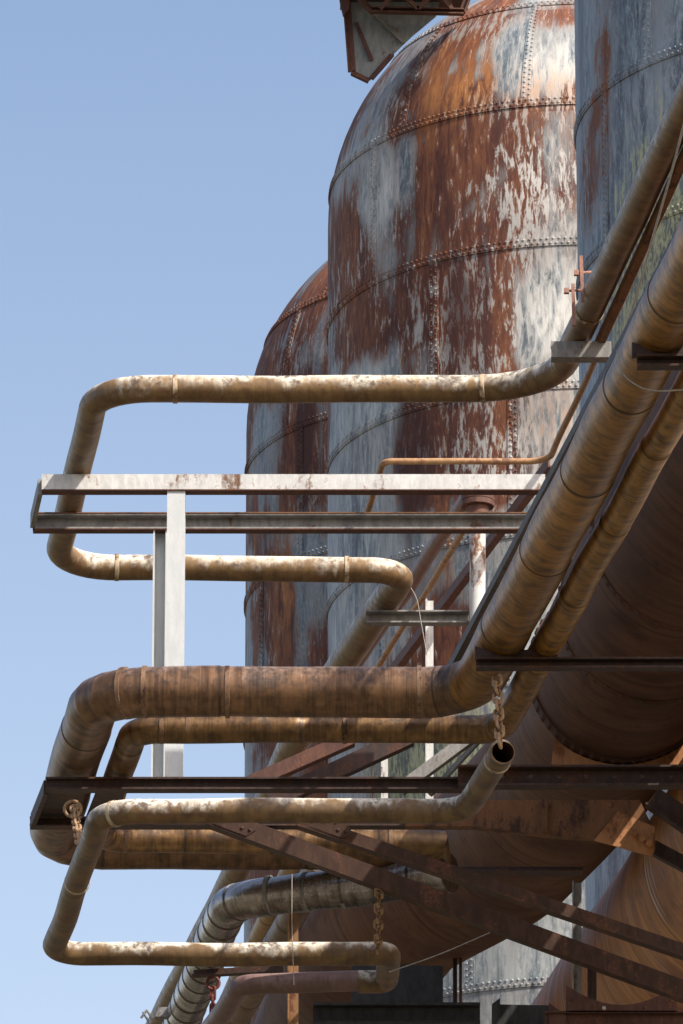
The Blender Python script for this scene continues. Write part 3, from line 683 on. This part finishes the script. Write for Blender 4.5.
# flanged standpipe
Yv = zp(478, 618, ZF).y - .15
b0 = yp(477.5, 700, Yv); t1 = yp(477.5, 512, Yv)
t = thing('standpipe', b0, 'white standpipe with rust streaks and a brown flanged cap', 'pipe')
mb = MB(); sweep(mb, [b0, t1], .088, 24, wob=.003); mb.done('pipe_body', MAT['rustwhite'], t, smooth=True)
top = t1
for (z0, z1, r_, nm) in ((-.06, .06, .13, 'neck'), (.06, .12, .185, 'flange'), (.128, .19, .185, 'flange'), (.19, .23, .15, 'cap')):
    mb = MB(); sweep(mb, [top+Vector((0, 0, z0)), top+Vector((0, 0, z1))], r_, 24, wob=0); mb.done(nm, MAT['redrust'], t, smooth=True)
mb = MB(); beam(mb, zp(366, 618, ZF), zp(469, 618, ZF), .13, .145, 'C', .018); tag(mb.done('steel_channel', MAT['grey']), 'short grey steel channel under the end of the cream loop, left of the standpipe', 'beam')
# white posts behind
for (x, y0, y1, Y, wd, lab) in ((429.5, 600, 800, 75.0, .09, 'slim white post behind the thick bronze pipe, right of its neighbour'), (384.5, 735, 800, 75.6, .08, 'short slim white post seen between bronze pipe and dark beam')):
    mb = MB(); beam(mb, yp(x, y0, Y), yp(x, y1, Y), wd, wd, 'L', .02, Vector((1, 0, 0))); tag(mb.done('white_post', MAT['white']), lab, 'post')
# braces between the bronze pipe and the dark beam
for (p0, p1, Y, wd, m, lab) in (((250, 784), (352, 739), 71.5, .15, 'redrust', 'red brown brace with flat flange, leftmost of the slanting braces'),
                            ((270, 802), (410, 737), 72.0, .19, 'dark', 'dark brown brace slanting up to the right, middle one of three'),
                            ((400, 790), (470, 738), 73.2, .13, 'grey', 'pale grey brace slanting up to the right, nearest the huge duct')):
    mb = MB(); beam(mb, yp(*p0, Y), yp(*p1, Y), .14, wd, 'Lrev' if m != 'grey' else 'box', .02); tag(mb.done('slanting_brace', MAT[m]), lab, 'brace', 'slanting braces above the dark beam')
mb = MB(); sweep(mb, [yp(430, 795, 74), yp(478, 742, 74)], .035, 10); tag(mb.done('thin_tube', MAT['black'], smooth=True), 'thin black tube beside the pale grey brace', 'pipe')

# ------------------------------------------------------------------ bottom edge
Yq = 70.5
t = thing('saddle_beam', yp(620, 1010, Yq), 'red brown beam with concave saddle plate at the bottom right corner', 'beam')
mb = MB(); arcp = [(566, 985)] + [(570+ k*10.5, 985 + 20*math.sin(math.pi*(k+.6)/11)) for k in range(1, 10)] + [(676, 984), (677, 1012), (566, 1012)]
plate(mb, px(arcp, Yq), Vector((0, .05, 0))); mb.done('saddle_plate', MAT['redrust'], t)
near_beam('bottom_beam', yp(545, 1022, Yq+.1), yp(760, 1022, Yq+.1), .2, .19, 'I', MAT['redrust'], t)
mb = MB(); plate(mb, px([(549, 1003), (566, 1015), (566, 1040), (549, 1040)], Yq+.05), Vector((0, .05, 0))); mb.done('end_plate', MAT['redrust'], t)
for (x, y) in ((572, 1000), (604, 1008), (645, 1008), (671, 1000)):
    mb = MB(); rivet(mb, yp(x, y, Yq), Vector((0, -1, 0)), .022, 8); mb.done('bolt', MAT['white' if x == 604 else 'redrust'], t)
t = thing('steel_channel', yp(520, 1015, 71.2), 'blue black steel channel with end plate at the bottom edge', 'beam')
near_beam('channel', yp(499, 1017, 71.2), yp(549, 1018, 71.2), .2, .22, 'Crev', MAT['black'], t)
mb = MB(); plate(mb, px([(492, 1004), (500, 998), (501, 1040), (492, 1040)], 71.0), Vector((0, .2, 0))); mb.done('end_plate', MAT['black'], t)
mb = MB(); beam(mb, yp(313, 1016, 73.5), yp(480, 1016, 73.5), .25, .24, 'I', .03); tag(mb.done('black_girder', MAT['black']), 'black girder along the bottom edge below the open pipe', 'girder')
mb = MB(); plate(mb, px([(352, 962), (443, 966), (443, 1008), (352, 1008)], 75.5), Vector((0, .6, 0))); tag(mb.done('black_box', MAT['black']), 'black steel box standing on the black girder', 'box')
for (x, wd, m, lab) in ((455, .05, 'dark', 'thin dark post standing left of the grey stove wall'), (460.5, .035, 'redrust', 'thin red rusty post next to the thin dark post'), (577, .10, 'grey', 'grey steel post behind the diagonal braces'), (592, .10, 'dark', 'dark post standing under the orange brown duct')):
    Y = 78 if x < 500 else 72.5
    y0 = 945 if x < 500 else (882 if x < 585 else 965)
    mb = MB(); beam(mb, yp(x, y0, Y), yp(x, 1040, Y), wd, wd, 'L', .015, Vector((1, 0, 0))); tag(mb.done('thin_post', MAT[m]), lab, 'post')
mb = MB(); beam(mb, yp(293, 905, 75.6), yp(293, 1040, 75.6), .11, .12, 'L', .02, Vector((1, 0, 0))); tag(mb.done('orange_post', MAT['ochre']), 'orange rusty post crossing behind the purple brown pipe', 'post')
t = thing('pipe_hanger', zp(213, 972, HS-.2), 'dark hanger bar with ring under the silver wrapped pipe', 'hanger')
near_beam('bar', zp(193, 973, HS-.26), zp(282, 968, HS-.26), .10, .09, 'L', MAT['dark'], t)
t = thing('clip_bracket', yp(165, 1010, 76.8), 'small grey bracket with bent rod at the lower left, against the sky', 'bracket')
near_beam('plate', yp(156, 1012, 76.8), yp(188, 1012, 76.8), .12, .14, 'L', MAT['grey'], t)
for a, b in (((141, 1018), (147, 1010)), ((147, 1010), (152, 1019)), ((152, 1019), (160, 1012)), ((143, 1012), (150, 1024))):
    mb = MB(); sweep(mb, [yp(*a, 76.8), yp(*b, 76.8)], .014, 8, wob=0); mb.done('rod', MAT['grey'], t, smooth=True)

# ------------------------------------------------------------------ chains
def link_mesh(mat, ln, wd, r):
    mb = MB(); path = []
    for k in range(25):
        a = 2*math.pi*k/24
        path.append(Vector((math.sin(a)*wd, 0, math.cos(a)*wd + (ln if math.cos(a) > 0 else -ln))))
    sweep(mb, path, r, 8, step=9, wob=0, caps=(False, False))
    return mb.done('link', mat, base=(0, 0, 0), smooth=True)
def chain(label, p0, p1, mat, ln=.035, wd=.032, r=.013, ring=0.0):
    t = thing('chain', p0, label, 'chain', 'rusty chains holding the open pipe'); v = p1-p0; L = v.length; pitch = 2*(ln+wd)-2*r
    n = max(2, int(round(L/pitch))); qd = v.normalized().to_track_quat('Z', 'Y'); first = None; z0 = 0
    if ring:
        mb = MB(); sweep(mb, [p0 + Vector((math.sin(a)*ring, 0, -ring + math.cos(a)*ring)) for a in [2*math.pi*k/20 for k in range(21)]], r*1.2, 8, step=9, wob=0, caps=(False, False)); mb.done('ring', mat, t, smooth=True); z0 = 2*ring
    for i in range(n):
        if first is None: first = o = link_mesh(mat, ln, wd, r)
        else: o = first.copy(); COL.objects.link(o)
        o.parent = t; o.location = v*((i+.5)/n*(1-z0/L) + z0/L)
        o.rotation_mode = 'QUATERNION'; o.rotation_quaternion = qd @ Matrix.Rotation(math.radians(20 + 90*(i % 2) + random.uniform(-12, 12)), 3, 'Z').to_quaternion()
    return t
Yc = YB1-.12
chain('rusty chain with ring at the left corner of the dark frame', yp(73, 801, Yc), yp(80, 846, zp(80, 846, HD).y), MAT['chain'], .04, .035, .014, ring=.085)
Yc = zp(497, 664, ZX).y
chain('rusty chain hanging in front of the bronze pipes down to the open pipe end', yp(497, 676, Yc), yp(500, 745, zp(500, 745, HD).y+.05), MAT['chain'], .05, .042, .016)
Yc = YB2
chain('rusty chain hanging from the diagonal brace to the pipe bend at the lower centre', yp(379, 889, Yc), yp(378, 952, zp(378, 952, HD).y), MAT['chain'], .05, .038, .015)
t = chain('dark red hook chain under the silver wrapped pipe', zp(213, 977, HS-.25), zp(213, 977, HS-.25)+Vector((0, 0, -.62)), MAT['redhook'], .05, .028, .014, ring=.07)
# ------------------------------------------------------------------ wires
def wire(label, pts, r=.011):
    mb = MB(); sweep(mb, pts, r, 8, step=9, wob=0); tag(mb.done('wire', MAT['wire'], smooth=True), label, 'wire')
def smooth(pts, n=6):
    out = []
    for i in range(len(pts)-1):
        p0, p1, p2, p3 = pts[max(i-1, 0)], pts[i], pts[i+1], pts[min(i+2, len(pts)-1)]
        for k in range(n):
            t = k/n; out.append(.5*((2*p1) + (p2-p0)*t + (2*p0-5*p1+4*p2-p3)*t*t + (3*p1-p0-3*p2+p3)*t**3))
    return out + [pts[-1]]
wire('pale wire strung between the cream pipe and the thick bronze pipe', smooth([yp(a, b, 56+(b-100)*.012) for a, b in [(690, 100), (672, 170), (652, 240), (632, 310), (616, 350)]]), .011)
wire('thin wire looped around the thick bronze pipe at the right edge', smooth([yp(a, b, 56.6) for a, b in [(617, 350), (622, 372), (638, 386), (660, 391), (700, 388)]]), .008)
wire('thin pale wire curling behind the end of the cream loop', smooth([yp(a, b, 71.5) for a, b in [(411, 588), (417, 600), (421, 622), (427, 655)]]), .0045)
wire('thin vertical wire in front of the silver wrapped pipe', smooth([yp(292, 874, 69.4), yp(292, 925, 69.4), yp(294, 985, 69.4)]), .005)
wire('thin wire stretched from the pipe bend up to the huge duct', smooth([yp(389, 972, 71), yp(440, 954, 71), yp(500, 928, 71)]), .006)
